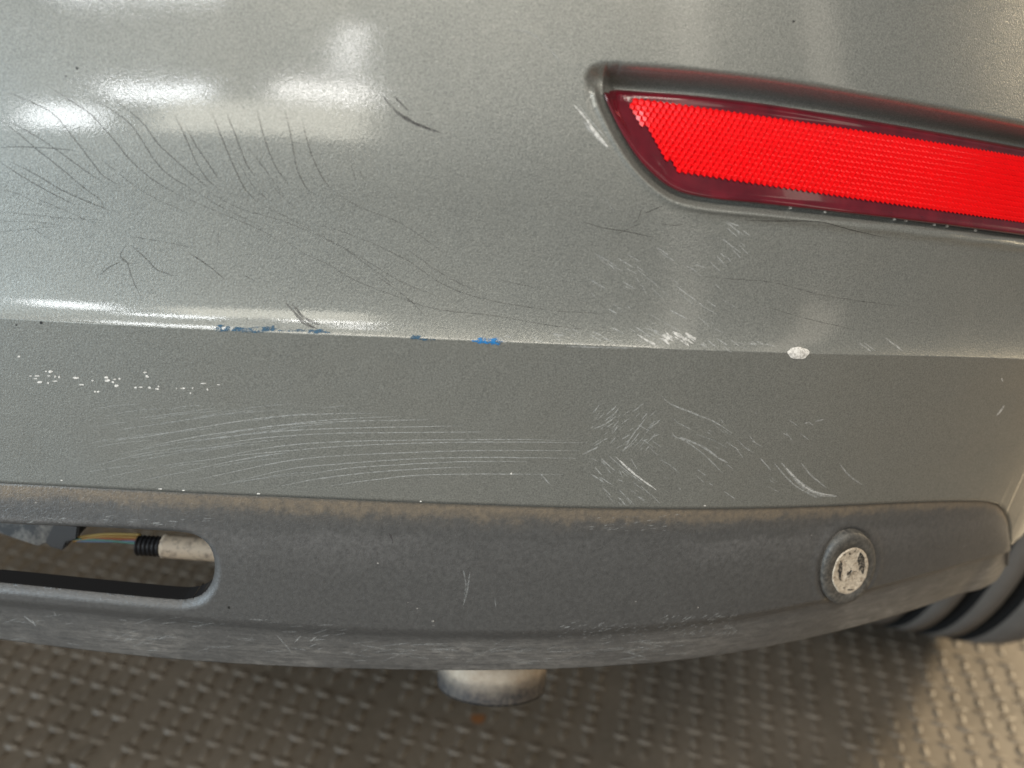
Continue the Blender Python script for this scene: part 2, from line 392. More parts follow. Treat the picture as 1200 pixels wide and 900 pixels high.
# slight dents and waviness of the soft plastic skin
wav = np.array([noise.noise(Vector((a * 14, b * 22, 3.1))) for a, b in zip(SS[::4, ::4].ravel(), Z[::4, ::4].ravel())]).reshape(SS[::4, ::4].shape)
def upsample(a, shp):
    r_i = np.clip(np.arange(shp[0]) / 4, 0, a.shape[0] - 1); c_i = np.clip(np.arange(shp[1]) / 4, 0, a.shape[1] - 1)
    r1 = np.floor(r_i).astype(int); c1 = np.floor(c_i).astype(int); r2 = np.minimum(r1 + 1, a.shape[0] - 1); c2 = np.minimum(c1 + 1, a.shape[1] - 1)
    fr = (r_i - r1)[:, None]; fc = (c_i - c1)[None]
    return (a[r1][:, c1] * (1 - fr) + a[r2][:, c1] * fr) * (1 - fc) + (a[r1][:, c2] * (1 - fr) + a[r2][:, c2] * fr) * fc
Dp += 0.00035 * upsample(wav, Z.shape)
P = surf(SS, Z, Dp)
nr, nc = Z.shape
idx = np.arange(nr * nc).reshape(nr, nc)
F = np.stack([idx[:-1, :-1], idx[:-1, 1:], idx[1:, 1:], idx[1:, :-1]], -1).reshape(-1, 4)
verts = P.reshape(-1, 3); faces = F.tolist(); mi = [0] * len(faces)
# turned-in lip along the lower edge
tr = np.interp(cols, S, TH)
lipd = np.interp(cols, [corner_s[0], corner_s[3], corner_s[-1]], [0.004, 0.014, 0.014])
lip = P[0] + np.stack([-np.sin(tr) * lipd, np.cos(tr) * lipd, 0 * tr], -1)
base_i = len(verts); verts = np.concatenate([verts, lip])
for i in range(nc - 1):
    faces.append((base_i + i, base_i + i + 1, idx[0, i + 1], idx[0, i])); mi.append(0)
bumper = mesh_obj('bumper_cover', verts, faces, [PAINT], car, midx=mi)
bvh_paint = BVHTree.FromPolygons([Vector(v) for v in verts], faces)

# ---- reflector
refl = empty('reflector', car)
def lens_surf(s, z, lift): return surf(s, z, depth(s, z) + lens_depth(s, z) - lift)
cs = np.unique(np.round(np.concatenate([np.linspace(_b[0, 0], _b[0, 0] + 0.004, 18), np.linspace(_b[0, 0] + 0.004, _b[0, 0] + 0.04, 60), np.linspace(_b[0, 0] + 0.04, s_end, 90)]), 6))
zt = np.interp(cs, _t[:, 0], _t[:, 1]); zb = np.interp(cs, _b[:, 0], _b[:, 1])
zt = np.where(cs < _t[0, 0], zb + (zt - zb) * 0.9, zt)
tt = np.unique(np.concatenate([np.linspace(0, 0.12, 9), np.linspace(0.12, 0.88, 14), np.linspace(0.88, 1, 9)]))
LZ = zb[None] + (zt - zb)[None] * tt[:, None]; LS = np.broadcast_to(cs, LZ.shape)
sd, _, _ = poly_sdf(LS, LZ, LENS); e = np.clip(-sd, 0, None)
bev = 0.0014; lift = np.where(e < bev, np.sqrt(np.clip(1 - (1 - e / bev) ** 2, 0, 1)) * 0.0024, 0.0024)
# shallow moulded step between the outer rim and the flat inner border
lift = lift - 0.0005 * sstep((e - 0.0022) / 0.0008)
LP = lens_surf(LS, LZ, lift)
n_r, n_c = LZ.shape; li = np.arange(n_r * n_c).reshape(n_r, n_c)
lf = np.stack([li[:-1, :-1], li[:-1, 1:], li[1:, 1:], li[1:, :-1]], -1).reshape(-1, 4).tolist()
lv = LP.reshape(-1, 3)
mesh_obj('lens_rim', lv, lf, RIMRED, refl)
bvh_lens = BVHTree.FromPolygons([Vector(v) for v in lv], lf)
# corner-cube prisms in hexagonal packing
ph, pv = 0.00260, 0.00240
pvs, pfs = [], []
zs_, ss_ = np.array(INNER)[:, 1], np.array(INNER)[:, 0]
qs = np.linspace(_ib[:, 0].min() + 0.022, _ib[-1, 0], 30)
ft = np.polyfit(qs, np.interp(qs, _it[:, 0], _it[:, 1]), 2); fbm = np.polyfit(qs, np.interp(qs, _ib[:, 0], _ib[:, 1]), 2)
zT = lambda s: np.polyval(ft, s); zB = lambda s: np.polyval(fbm, s)
NROW = int(round(float(np.mean(zT(qs) - zB(qs))) / (pv * 0.86)))
zrow = lambda s, j: zB(s) + (zT(s) - zB(s)) * (j + 0.5) / NROW
cent = []
for jj in range(-1, NROW + 1):
    sq = ss_.min() + 0.5 * ph * (jj % 2)
    while sq < ss_.max(): cent.append((sq, float(zrow(sq, jj)), jj)); sq += ph
ca = np.array(cent)
dsd, _, _ = poly_sdf(ca[:, 0], ca[:, 1], INNER)
ca = ca[(dsd < -0.0002) | ((ca[:, 2] == 0) & (dsd < 0.001)) | ((ca[:, 2] == NROW - 1) & (dsd < 0.001))]
rad = ph / math.sqrt(3) * 1.0
for s_, z_, j_ in ca:
    b0 = len(pvs)
    hs = [s_ + rad * math.cos(R(60 * k + 30)) for k in range(6)]; hz = [z_ + rad * 0.90 * math.sin(R(60 * k + 30)) + float(zrow(hs[k], j_) - z_) for k in range(6)]
    hl = [0.0021 + (0.0006 if k % 2 == 0 else 0.0) for k in range(6)]
    pts_ = lens_surf(np.array(hs + [s_ + 0.0003]), np.array(hz + [z_ + 0.0003]), np.array(hl + [0.0036]))
    pvs += [tuple(p) for p in pts_]
    for k in (1, 3, 5): pfs.append((b0 + 6, b0 + k, b0 + (k + 1) % 6, b0 + (k + 2) % 6))
po = mesh_obj('prism_field', pvs, pfs, RED, refl, smooth=False); po['kind'] = 'stuff'
# moulded approval lettering on the rim
def lettering(text, p0, p1, hpx):
    cu = bpy.data.curves.new('approval_lettering', 'FONT'); cu.body = text; cu.size = 1.0; cu.resolution_u = 2
    to = bpy.data.objects.new('tmp', cu); COL.objects.link(to); bpy.context.view_layer.update()
    me = bpy.data.meshes.new_from_object(to.evaluated_get(bpy.context.evaluated_depsgraph_get()))
    bpy.data.objects.remove(to)
    co = np.array([v.co[:] for v in me.vertices]); wx = co[:, 0].max() - co[:, 0].min()
    dx, dy = p1[0] - p0[0], p1[1] - p0[1]; L = math.hypot(dx, dy); ux, uy = dx / L, dy / L
    vs = []
    for x_, y_, _z in co:
        a = (x_ - co[:, 0].min()) / wx * L; b = y_ / 0.72 * hpx
        d_ = ray(p0[0] + ux * a + uy * b, p0[1] + uy * a - ux * b).normalized()
        h, nn, _, _ = bvh_lens.ray_cast(CAM, d_)
        vs.append(tuple(h - d_ * 0.00018) if h else tuple(at(p0[0], p0[1], 0.35)))
    fs = [tuple(p.vertices) for p in me.polygons]; bpy.data.meshes.remove(me)
    return mesh_obj('approval_lettering', vs, fs, LETTER, refl, smooth=False)
lettering('IA (E1) 002212', (727, 118.5), (789, 123.0), 8.5)

# ---- lower valance with its slot
VB = [(0, 747), (100, 756), (200, 765), (300, 773), (400, 780), (470, 784), (540, 785), (600, 783.5), (700, 777), (800, 765), (900, 750), (1000, 731), (1060, 716), (1110, 699), (1150, 679), (1168, 667)]
VBEV = [(0, 716), (200, 732), (400, 749), (540, 756), (640, 755), (800, 738), (900, 722), (1000, 705), (1100, 676), (1160, 655)]
DV0, DV5, DV6 = 0.0050, 0.0020, 0.0140
zbot = smooth_fun(VB, DV6, 4); zbev = smooth_fun(VBEV, DV5, 4)
endp = [px_to_sz(x, y, 0.010) for x, y in catmull(((1142, 588.5), (1152, 590), (1161, 595), (1167, 604), (1171, 617), (1173, 630), (1174.5, 645), (1174.8, 655)), 1.5)]
s_v1 = endp[-1][0]
ev = np.array(endp); ev[:, 1] += (float(zseam(ev[0, 0])) + 0.0004 - ev[0, 1]) * np.linspace(1, 0, len(ev)) ** 1.5
vc = np.unique(np.round(np.concatenate([np.arange(-0.30, -0.105, 0.0005), np.linspace(-0.105, ev[0, 0], 260), np.linspace(ev[0, 0], s_v1, 70)]), 6))
ztop = np.where(vc < ev[0, 0], zseam(vc) + 0.0004, np.interp(vc, ev[:, 0], ev[:, 1]))
zbt = np.minimum(zbot(vc), ztop - 0.0006); zbv = np.clip(zbev(vc), zbt + (ztop - zbt) * 0.12, zbt + (ztop - zbt) * 0.8)
tv = np.concatenate([np.linspace(0, 0.74, 170), np.linspace(0.74, 1, 44)[1:]])
VZ = np.where(tv[:, None] < 0.80, ztop + (zbv - ztop) * (tv[:, None] / 0.80), zbv + (zbt - zbv) * ((tv[:, None] - 0.80) / 0.20))
VS = np.broadcast_to(vc, VZ.shape).copy(); VT = np.broadcast_to(tv[:, None], VZ.shape)
def vdepth(s, t):
    s = np.asarray(s, float); t = np.asarray(t, float)
    end = 1 - 0.75 * sstep((s - (s_v1 - 0.05)) / 0.05)
    a = herm(np.clip(t / 0.74, 0, 1), DV0, DV5 - 0.0010, -0.010, 0.004)
    st_ = sstep((t - 0.70) / 0.13) * 0.0042 * end                         # rolled under above the bottom lip
    b = np.clip((t - 0.80) / 0.20, 0, 1) ** 1.3 * (DV6 - DV5 - 0.0055) * end
    r_ = a + st_ + b
    inn = sstep((s - (s_v1 - 0.035)) / 0.035) * 0.005
    rl = 0.0010 * np.clip(1 - t / 0.03, 0, 1) ** 2                       # rolled top edge
    # shallow dish under the seam
    return r_ + inn + rl
def zt_of(s, z):
    a = np.interp(s, vc, ztop); b = np.interp(s, vc, zbv); c = np.interp(s, vc, zbt)
    return np.where(z > b, 0.8 * (a - z) / (a - b), 0.8 + 0.2 * (b - z) / np.maximum(b - c, 1e-6))
def px_on_val(px, py):
    d = 0.006
    for _ in range(14):
        s, z = px_to_sz(px, py, d); d = 0.5 * d + 0.5 * float(vdepth(s, zt_of(s, z)))
    return s, z
SLOT = [(-130, 607), (0, 618), (100, 622), (170, 625.5), (215, 629), (232, 635), (243, 646), (248, 660), (248, 677), (243, 691), (233, 702), (217, 707), (195, 707), (100, 698), (0, 688), (-130, 676)]
slot = [px_on_val(*p) for p in catmull(SLOT, 5)]
sd, qx, qy = poly_sdf(VS, VZ, slot)
near = abs(sd) < 0.00029
VS = np.where(near, qx, VS); VZ = np.where(near, qy, VZ); sd = np.where(near, 0, sd)
sens_s, sens_z = px_on_val(994, 667); SR = 0.0235
ds_ = np.hypot((VS - sens_s + 0.22 * (VZ - sens_z)) / 0.74, VZ - sens_z)
DV = vdepth(VS, zt_of(VS, VZ)) + 0.0032 * np.clip(1 - sd / 0.0048, 0, 1) ** 2
DV = DV + 0.0014 * np.exp(-((ds_ - SR) / 0.0016) ** 2) - 0.0004 * np.exp(-((ds_ - SR - 0.004) / 0.003) ** 2)
# gnawed lower edge
gn = np.array([noise.noise(Vector((s * 260, 0, 0))) + 0.6 * noise.noise(Vector((s * 900, 5, 0))) for s in vc])
gm = np.interp(vc, [-0.3, -0.13, -0.11, -0.04, -0.02, 0.5], [0.0002, 0.0002, 0.0007, 0.0007, 0.0002, 0.0001])
VZ[-1] += np.abs(gn) * gm; VZ[-2] += np.abs(gn) * gm * 0.4
VP = surf(VS, VZ, DV)
a_, b_ = VZ.shape; vi = np.arange(a_ * b_).reshape(a_, b_)
vf = np.stack([vi[:-1, :-1], vi[1:, :-1], vi[1:, 1:], vi[:-1, 1:]], -1).reshape(-1, 4)
sdf_ = sd.ravel()
keep = (sdf_[vf] >= -1e-9).all(1); vf = vf[keep]
uvs = np.stack([VS.ravel(), VT.ravel()], -1)
# boundary edges -> turned-in walls
ed = np.concatenate([vf[:, [0, 1]], vf[:, [1, 2]], vf[:, [2, 3]], vf[:, [3, 0]]])
key = np.sort(ed, 1); _, inv, cnt = np.unique(key, axis=0, return_inverse=True, return_counts=True)
bd = ed[cnt[inv.ravel()] == 1]
vv = VP.reshape(-1, 3); faces = vf.tolist(); mi = [0] * len(faces); new = {}; extra = []; exuv = []
thv = np.interp(VS.ravel(), S, TH)
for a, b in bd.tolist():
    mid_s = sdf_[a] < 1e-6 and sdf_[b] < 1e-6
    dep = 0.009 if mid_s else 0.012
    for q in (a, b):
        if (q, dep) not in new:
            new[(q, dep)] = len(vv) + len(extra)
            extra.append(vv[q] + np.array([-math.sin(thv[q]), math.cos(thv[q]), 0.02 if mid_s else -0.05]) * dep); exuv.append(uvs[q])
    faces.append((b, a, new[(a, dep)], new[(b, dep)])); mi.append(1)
vv = np.concatenate([vv, np.array(extra)]); uvs = np.concatenate([uvs, np.array(exuv)])
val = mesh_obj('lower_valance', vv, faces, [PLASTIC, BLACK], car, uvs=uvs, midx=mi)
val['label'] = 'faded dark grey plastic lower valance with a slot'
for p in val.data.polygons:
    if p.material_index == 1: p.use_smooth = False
bvh_val = BVHTree.FromPolygons([Vector(v) for v in vv], faces)

# ---- parking sensor in the valance
ps = empty('parking_sensor', val)
SENSE = mat('worn_grey_sensor', (0.10, 0.097, 0.09), 0.55)
n = NT(SENSE); n.link(n.mix(n.ramp(n.noise(420, 5, 0.75), [(0.42, 0.0), (0.68, 1.0)]), (0.058, 0.056, 0.053), (0.15, 0.14, 0.122)), n.b.inputs['Base Color'])
n.link(n.bump(n.noise(600, 4, 0.7), 0.4, 0.0004), n.b.inputs['Normal'])
PRIMER = mat('flaked_cream_face', (0.6, 0.52, 0.42), 0.65)
n = NT(PRIMER)
k1_ = n.mix(n.ramp(n.noise(420, 5, 0.75), [(0.36, 0.0), (0.58, 1.0)]), (0.30, 0.235, 0.17), (0.66, 0.575, 0.46))
k1_ = n.mix(n.ramp(n.noise(800, 2, 0.5), [(0.66, 0.0), (0.70, 1.0)]), k1_, (0.06, 0.05, 0.04))
n.link(k1_, n.b.inputs['Base Color']); n.link(n.bump(n.noise(700, 4, 0.7), 0.5, 0.0005), n.b.inputs['Normal'])
sd0 = float(vdepth(sens_s, zt_of(sens_s, sens_z)))
def sens_pt(rr, a, lift):
    s = sens_s + 0.74 * rr * math.cos(a) - 0.22 * rr * math.sin(a); z = sens_z + rr * math.sin(a)
    return surf(np.array(s), np.array(z), np.array(sd0 - lift))
def disc(name, prof, material, parent, seg=48, wob=0.0):
    vs, fs = [], []
    for r_, l_ in prof:
        for k in range(seg):
            a = 2 * math.pi * k / seg
            w_ = 1 + wob * noise.noise(Vector((math.cos(a) * 2.5, math.sin(a) * 2.5, 4)))
            vs.append(tuple(sens_pt(r_ * w_, a, l_)))
    for i in range(len(prof) - 1):
        for k in range(seg):
            fs.append((i * seg + k, (i + 1) * seg + k, (i + 1) * seg + (k + 1) % seg, i * seg + (k + 1) % seg))
    fs.append(tuple((len(prof) - 1) * seg + k for k in range(seg)))
    return mesh_obj(name, vs, fs, material, parent)
disc('bezel', [(SR + 0.0006, -0.003), (SR, -0.0005), (SR - 0.0003, 0.0006), (SR - 0.0012, 0.0013), (SR - 0.003, 0.0016), (0.0153, 0.0017), (0.0151, 0.0012), (0.004, 0.0012)], SENSE, ps)
face = disc('flaked_face', [(0.0153, 0.0010), (0.0152, 0.0018), (0.0145, 0.0022), (0.0137, 0.0019), (0.008, 0.0020), (0.001, 0.0020)], PRIMER, ps, wob=0.05)
def spot(name, cx, cy, rx, ry, material, parent, bvh, lift=0.00012, seg=16, ragged=0.3, seed=0, dome=0.0):
    vs, fs = [], []
    for j, q in enumerate((1.0, 0.55)):
        for k in range(seg):
            a = 2 * math.pi * k / seg; w_ = 1 + ragged * noise.noise(Vector((math.cos(a) * 1.8, math.sin(a) * 1.8, seed * 7.3)))
            d_ = ray(cx + rx * w_ * q * math.cos(a), cy + ry * w_ * q * math.sin(a)).normalized()
            h = bvh.ray_cast(CAM, d_)[0]
            if h is None: return None
            vs.append(h - d_ * (lift + dome * (j > 0)))
    for k in range(seg): fs.append((k, (k + 1) % seg, seg + (k + 1) % seg, seg + k))
    fs.append(tuple(seg + k for k in range(seg)))
    return vs, fs
bvh_face = BVHTree.FromPolygons([face.matrix_world @ v.co for v in face.data.vertices], [tuple(p.vertices) for p in face.data.polygons])
for cx, cy, rx, ry in ((1009.5, 660, 4.2, 10), (984.5, 668, 2.8, 9), (990, 650, 1, 1.5), (996, 649, 1, 1.4), (1002, 646, 1, 1.5), (994.5, 673, 2.4, 3), (996, 691, 3, 1), (989, 689, 1.2, .9), (1012, 676, 3, 3)):
    r_ = spot('hollow', cx, cy, rx, ry, HOLLOW, ps, bvh_face, seed=cx, ragged=0.7, seg=24)
    if r_: mesh_obj('hollow', r_[0], r_[1], HOLLOW, ps)

# ---- exhaust tip, turned down
ec = at(576, 802, 0.490); er = 0.0342
def lathe_pipe():
    LE = R(25); ax = Vector((0.0, math.sin(LE), math.cos(LE)))
    axis = [ec + ax * q for q in (0.0, 0.002, 0.006, 0.012, 0.018, 0.026, 0.036, 0.048)]
    p0 = axis[-1]; bx = Vector((0, math.cos(LE), -math.sin(LE)))
    for k in range(1, 9):
        a = R(65) * k / 8; axis.append(p0 + ax * (0.055 * math.sin(a)) + bx * (0.055 * (1 - math.cos(a))))
    axis.append(axis[-1] + Vector((-0.03, 0.35, 0.0)))
    vs, fs, uv_ = [], [], []; seg = 40
    prof = [er * 0.93] + [er * 0.995] + [er] * len(axis)
    path = [axis[0] + ax * 0.03] + axis
    for i, p in enumerate(path):
        t = (path[min(i + 1, len(path) - 1)] - path[max(i - 1, 0)]).normalized() if i > 1 else ax
        a = Vector((1, 0, 0)); b = t.cross(a).normalized(); a = b.cross(t)
        for k in range(seg):
            q = 2 * math.pi * k / seg; vs.append(p + (a * math.cos(q) + b * math.sin(q)) * prof[min(i, len(prof) - 1)]); uv_.append((k / seg, max(0.0, (p - ec).length) if i > 0 else 0.0))
    for i in range(len(path) - 1):
        for k in range(seg): fs.append((i * seg + k, i * seg + (k + 1) % seg, (i + 1) * seg + (k + 1) % seg, (i + 1) * seg + k))
    return vs, fs, uv_
vs, fs, uv_ = lathe_pipe()
ex = mesh_obj('exhaust_tip', vs, fs, EXH, car, uvs=uv_)
ex['label'] = 'beige turned-down exhaust tip with a sooty rim'

# ---- wheel
wh = empty('wheel', car)
bot = on_floor(1112, 718)
WR = 0.315
def tyre_mesh():
    # profile across the tread (offset along the axle, radius): outer shoulder on the right
    wv = 0.085; prof = []
    def groove(c, w_): prof.extend([(c - w_, 0.0), (c - w_ * 0.85, -0.012), (c + w_ * 0.85, -0.012), (c + w_, 0.0)])
    prof.append((-wv - 0.012, -0.11)); prof.append((-wv - 0.014, -0.06)); prof.append((-wv, -0.022)); prof.append((-wv + 0.012, -0.006))
    for c in (-0.050, -0.017, 0.016): groove(c, 0.0070)
    prof += [(0.045, -0.001), (0.060, -0.004), (0.074, -0.011), (0.084, -0.026), (0.090, -0.06), (0.082, -0.11)]
    seg = 96; vs, fs, mi = [], [], []
    for k in range(seg):
        a = 2 * math.pi * k / seg
        for o_, r_ in prof: vs.append((o_, (WR + r_) * math.sin(a), (WR + r_) * math.cos(a)))
    n_ = len(prof)
    for k in range(seg):
        for i in range(n_ - 1):
            fs.append((k * n_ + i, k * n_ + i + 1, ((k + 1) % seg) * n_ + i + 1, ((k + 1) % seg) * n_ + i))
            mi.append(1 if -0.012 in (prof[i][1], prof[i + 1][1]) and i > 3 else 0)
    return vs, fs, mi
vs, fs, mi = tyre_mesh()
wc = Vector((bot.x - 0.055, bot.y + 0.07, FZ + WR - 0.001))
wh.location = wc; wh.rotation_euler = (0, 0, R(-13))
ty = mesh_obj('tyre', vs, fs, [RUBBER, GROOVE], wh, midx=mi)
rv, rf = [], []
for o_, r_ in ((-0.10, 0.205), (-0.08, 0.20), (0.06, 0.20), (0.095, 0.205), (0.10, 0.20), (0.07, 0.17), (0.06, 0.05), (0.075, 0.03)):
    for k in range(40): rv.append((o_, r_ * math.sin(2 * math.pi * k / 40), r_ * math.cos(2 * math.pi * k / 40)))
for i in range(7):
    for k in range(40): rf.append((i * 40 + k, (i + 1) * 40 + k, (i + 1) * 40 + (k + 1) % 40, i * 40 + (k + 1) % 40))
mesh_obj('rim', rv, rf, STEEL, wh)

# ---- wiring behind the slot
hn = empty('wiring_harness', car)
DW = 0.425
SLEEVE = mat('cream_tape_sleeve', (0.62, 0.50, 0.38), 0.6)
n = NT(SLEEVE); n.link(n.mix(n.ramp(n.noise(180, 4, 0.7), [(0.5, 0.0), (0.66, 1.0)]), (0.66, 0.54, 0.41), (0.34, 0.27, 0.21)), n.b.inputs['Base Color'])
CORR = mat('black_corrugated_plastic', (0.02, 0.02, 0.023), 0.5)
GREYP = mat('grimy_connector_plastic', (0.09, 0.085, 0.08), 0.65)
n = NT(GREYP); n.link(n.mix(n.ramp(n.noise(160, 5, 0.7), [(0.4, 0.0), (0.65, 1.0)]), (0.035, 0.034, 0.034), (0.22, 0.20, 0.175)), n.b.inputs['Base Color'])
def ptube(name, pix, rad_px, material, depth_=DW, parent=hn, seg=14, step=4):
    pts = [at(p[0], p[1], depth_ + (p[2] if len(p) > 2 else 0)) for p in catmull(pix, step)]
    rr = rad_px * DW / FPX
    v_, f_ = tube(pts, rr, seg); return mesh_obj(name, v_, f_, material, parent)
ptube('taped_sleeve', [(192, 640), (250, 644), (330, 650)], 14, SLEEVE)
cp = catmull([(162, 639), (200, 641)], 1.0); rr = [(11.2 + 1.3 * math.sin(i * 1.25)) * DW / FPX for i in range(len(cp))]
v_, f_ = tube([at(p[0], p[1], DW) for p in cp], rr, 16); mesh_obj('corrugated_sleeve', v_, f_, CORR, hn)
for pix, c_, r_ in (([(86, 634), (120, 629), (165, 630)], (0.35, 0.2, 0.05), 1.7), ([(88, 630), (125, 626), (165, 626.5)], (0.392, 0.272, 0.08), 1.7), ([(84, 632), (120, 633), (165, 637)], (0.08, 0.218, 0.188), 1.7),
                    ([(90, 634), (125, 634.5), (165, 634)], (0.116, 0.17, 0.272), 1.4), ([(86, 628), (120, 631), (165, 632.5)], (0.35, 0.10, 0.04), 1.2)):
    ptube('wire', pix, r_, mat('wire_insulation', c_, 0.45), seg=8)
def prism(name, pix, thick, material, d0, parent=hn):
    fr = [at(x, y, d0) for x, y in pix]; bk = [p + Vector((0, thick, 0)) for p in fr]; k = len(fr)
    bm = bmesh.new(); a = [bm.verts.new(p) for p in fr]; b = [bm.verts.new(p) for p in bk]
    bm.faces.new(a); bm.faces.new(b[::-1])
    for i in range(k): bm.faces.new((a[i], b[i], b[(i + 1) % k], a[(i + 1) % k]))
    bmesh.ops.recalc_face_normals(bm, faces=bm.faces)
    bmesh.ops.bevel(bm, geom=list(bm.edges), offset=0.0008, segments=2, affect='EDGES')
    me = bpy.data.meshes.new(name); bm.to_mesh(me); bm.free(); me.materials.append(material)
    o = bpy.data.objects.new(name, me); COL.objects.link(o); o.parent = parent; return o
prism('connector', [(-30, 600), (66, 612), (76, 622), (66, 632), (44, 641), (0, 626), (-30, 616)], 0.018, GREYP, DW)
prism('plug', [(64, 612), (92, 616), (90, 632), (78, 636), (74, 646), (58, 642), (52, 636)], 0.016, CORR, DW - 0.003)

# ---- floor pan that shades the ground under the car
ub = []
y0, y1 = 0.41, 2.2
pv_ = [(-1.3, y0, 0.31), (0.14, y0 + 0.03, 0.31), (0.24, y0 + 0.12, 0.31), (0.24, y1, 0.30), (-1.3, y1, 0.30)]
vs = [(x, y, z) for x, y, z in pv_] + [(x, y, z + 0.03) for x, y, z in pv_]; k = len(pv_)
fs = [tuple(range(k))[::-1], tuple(range(k, 2 * k))] + [(i, (i + 1) % k, k + (i + 1) % k, k + i) for i in range(k)]
mesh_obj('floor_pan', vs, fs, DARKMETAL, car, smooth=False)

# ------------------------------------------------------------------ marks on the skin
class Multi:
    def __init__(s, *b): s.b = b
    def ray_cast(s, o, d):
        best = (None, None, None, 1e9)
        for x in s.b:
            h = x.ray_cast(o, d)
            if h[0] is not None and h[3] < best[3]: best = h
        return best
SKIN = Multi(bvh_paint, bvh_val, bvh_lens)
def ribbon(pix, width, taper=True, jit=0.35, lift=0.00009, step=2.5, seed=0):
    pts = catmull(pix, step); vs, fs = [], []; nn_ = len(pts); ok = []
    for i, p in enumerate(pts):
        t = pts[min(i + 1, nn_ - 1)] - pts[max(i - 1, 0)]; t = t / (np.hypot(*t) + 1e-9); nrm = np.array([-t[1], t[0]])
        u = i / max(nn_ - 1, 1)
        w_ = width * (min(1, 4 * u + 0.25, 4 * (1 - u) + 0.25) if taper else 1) * (1 + 0.4 * noise.noise(Vector((p[0] * .2, p[1] * .2, seed))))
        j = jit * noise.noise(Vector((p[0] * .15, p[1] * .15, seed + 9)))
        row = []
        for sgn in (-1, 1):
            q = p + nrm * (j + sgn * w_ / 2); d_ = ray(q[0], q[1]).normalized(); h = SKIN.ray_cast(CAM, d_)[0]
            if h is None: return None
            row.append(h - d_ * lift)
        vs += row
    for i in range(nn_ - 1): fs.append((2 * i, 2 * i + 1, 2 * i + 3, 2 * i + 2))
    return vs, fs
class Batch:
    def __init__(s): s.v, s.f = [], []
    def add(s, r_):
        if r_ is None: return
        k = len(s.v); s.v += list(r_[0]); s.f += [tuple(k + i for i in f) for f in r_[1]]
    def build(s, name, material, parent=bumper, stuff=True):
        if not s.v: return
        o = mesh_obj(name, s.v, s.f, material, parent)
        if stuff: o['kind'] = 'stuff'
        return o
def line(name, pix, width, material, parent=bumper, **kw):
    r_ = ribbon(pix, width, seed=pix[0][0], **kw)
    if r_: mesh_obj(name, r_[0], r_[1], material, parent)

CR = [
 [(51, 98), (80, 116), (104, 132), (119, 147), (139, 171), (154, 189), (180, 211), (208, 228)],
 [(8, 108), (28, 116), (63, 134), (87, 163), (108, 190), (121, 206), (141, 218)],
 [(0, 141), (22, 157), (43, 175), (71, 197), (97, 219), (117, 234), (122, 245)],
 [(11, 143), (43, 160), (71, 179), (104, 203), (121, 214)],
 [(110, 116), (134, 131), (154, 147), (169, 169), (182, 189), (199, 206), (230, 225)],
 [(136, 118), (167, 144), (184, 167), (206, 188), (221, 201), (245, 221)],
 [(0, 173), (24, 172), (63, 174), (91, 177)],
 [(0, 190), (28, 208), (54, 223), (87, 240)],
 [(13, 190), (43, 205), (69, 221), (97, 234), (130, 247)],
 [(204, 134), (217, 160), (230, 190), (243, 210), (258, 223)],
 [(219, 151), (230, 171), (245, 193), (256, 210)],
 [(248, 131), (257, 154), (270, 186), (285, 218), (300, 236)],
 [(265, 131), (278, 164), (287, 188), (298, 207)],
 [(301, 129), (311, 166), (324, 197), (339, 217)],
 [(334, 128), (341, 160), (348, 197), (359, 220), (370, 229)],
 [(354, 141), (363, 175), (376, 205), (389, 223)],
 [(153, 287), (171, 303), (184, 316), (203, 323)],
 [(148, 285), (141, 300), (149, 308), (155, 327), (164, 347)],
 [(141, 307), (128, 313), (116, 323)],
 [(221, 296), (245, 312), (264, 328)],
 [(683, 260), (707, 267), (733, 271), (765, 278)],
 [(755, 250), (765, 246), (777, 241)],
 [(873, 258), (907, 259), (960, 260), (1000, 270), (1040, 279)],
 [(370, 262), (419, 278), (475, 304), (517, 332), (566, 350), (650, 364), (730, 368)],
 [(328, 278), (360, 299), (387, 311), (415, 328), (461, 346), (510, 362), (580, 370), (650, 382), (720, 389)],
]
for i, c in enumerate(CR): line('hairline_crack', c, 0.95, CRACK if i < 23 else CRACK_F)
CF = [
 [(0, 222), (20, 227), (48, 240), (80, 246)], [(0, 248), (30, 251), (70, 255), (120, 258)], [(0, 260), (40, 260), (80, 265)], [(0, 272), (37, 268), (69, 265)],
 [(289, 172), (307, 194), (333, 229)], [(313, 210), (331, 231), (350, 246)], [(411, 192), (417, 212)], [(420, 197), (426, 210)],
 [(149, 276), (200, 285), (227, 291)], [(256, 272), (255, 287)], [(141, 303), (149, 308), (160, 309)], [(587, 328), (608, 333), (629, 337)],
 [(813, 323), (860, 327), (900, 330), (927, 336), (960, 345), (1010, 353), (1057, 359)], [(773, 262), (790, 264), (803, 263)],
 [(284, 322), (300, 330)], [(245, 225), (280, 244), (340, 262), (400, 290), (440, 318), (470, 340)], [(300, 236), (350, 262), (420, 300), (470, 330), (520, 350)],
 [(208, 228), (260, 250), (310, 272), (330, 285)], [(389, 223), (420, 242), (470, 262), (520, 296)], [(230, 225), (262, 244), (300, 262)],
 [(88, 165), (130, 196), (170, 226), (220, 250)], [(40, 232), (70, 244), (110, 262)], [(270, 172), (283, 196), (300, 222), (322, 238)],
 [(474, 290), (520, 322), (560, 342)], [(440, 322), (478, 350), (500, 372)], [(900, 360), (940, 372), (1000, 386)],
 [(742, 262), (748, 256), (752, 244)], [(720, 276), (750, 262)], [(790, 240), (786, 252)], [(30, 262), (60, 282)],
]
for c in CF: line('faint_crack', c, 0.85, CRACK_F)
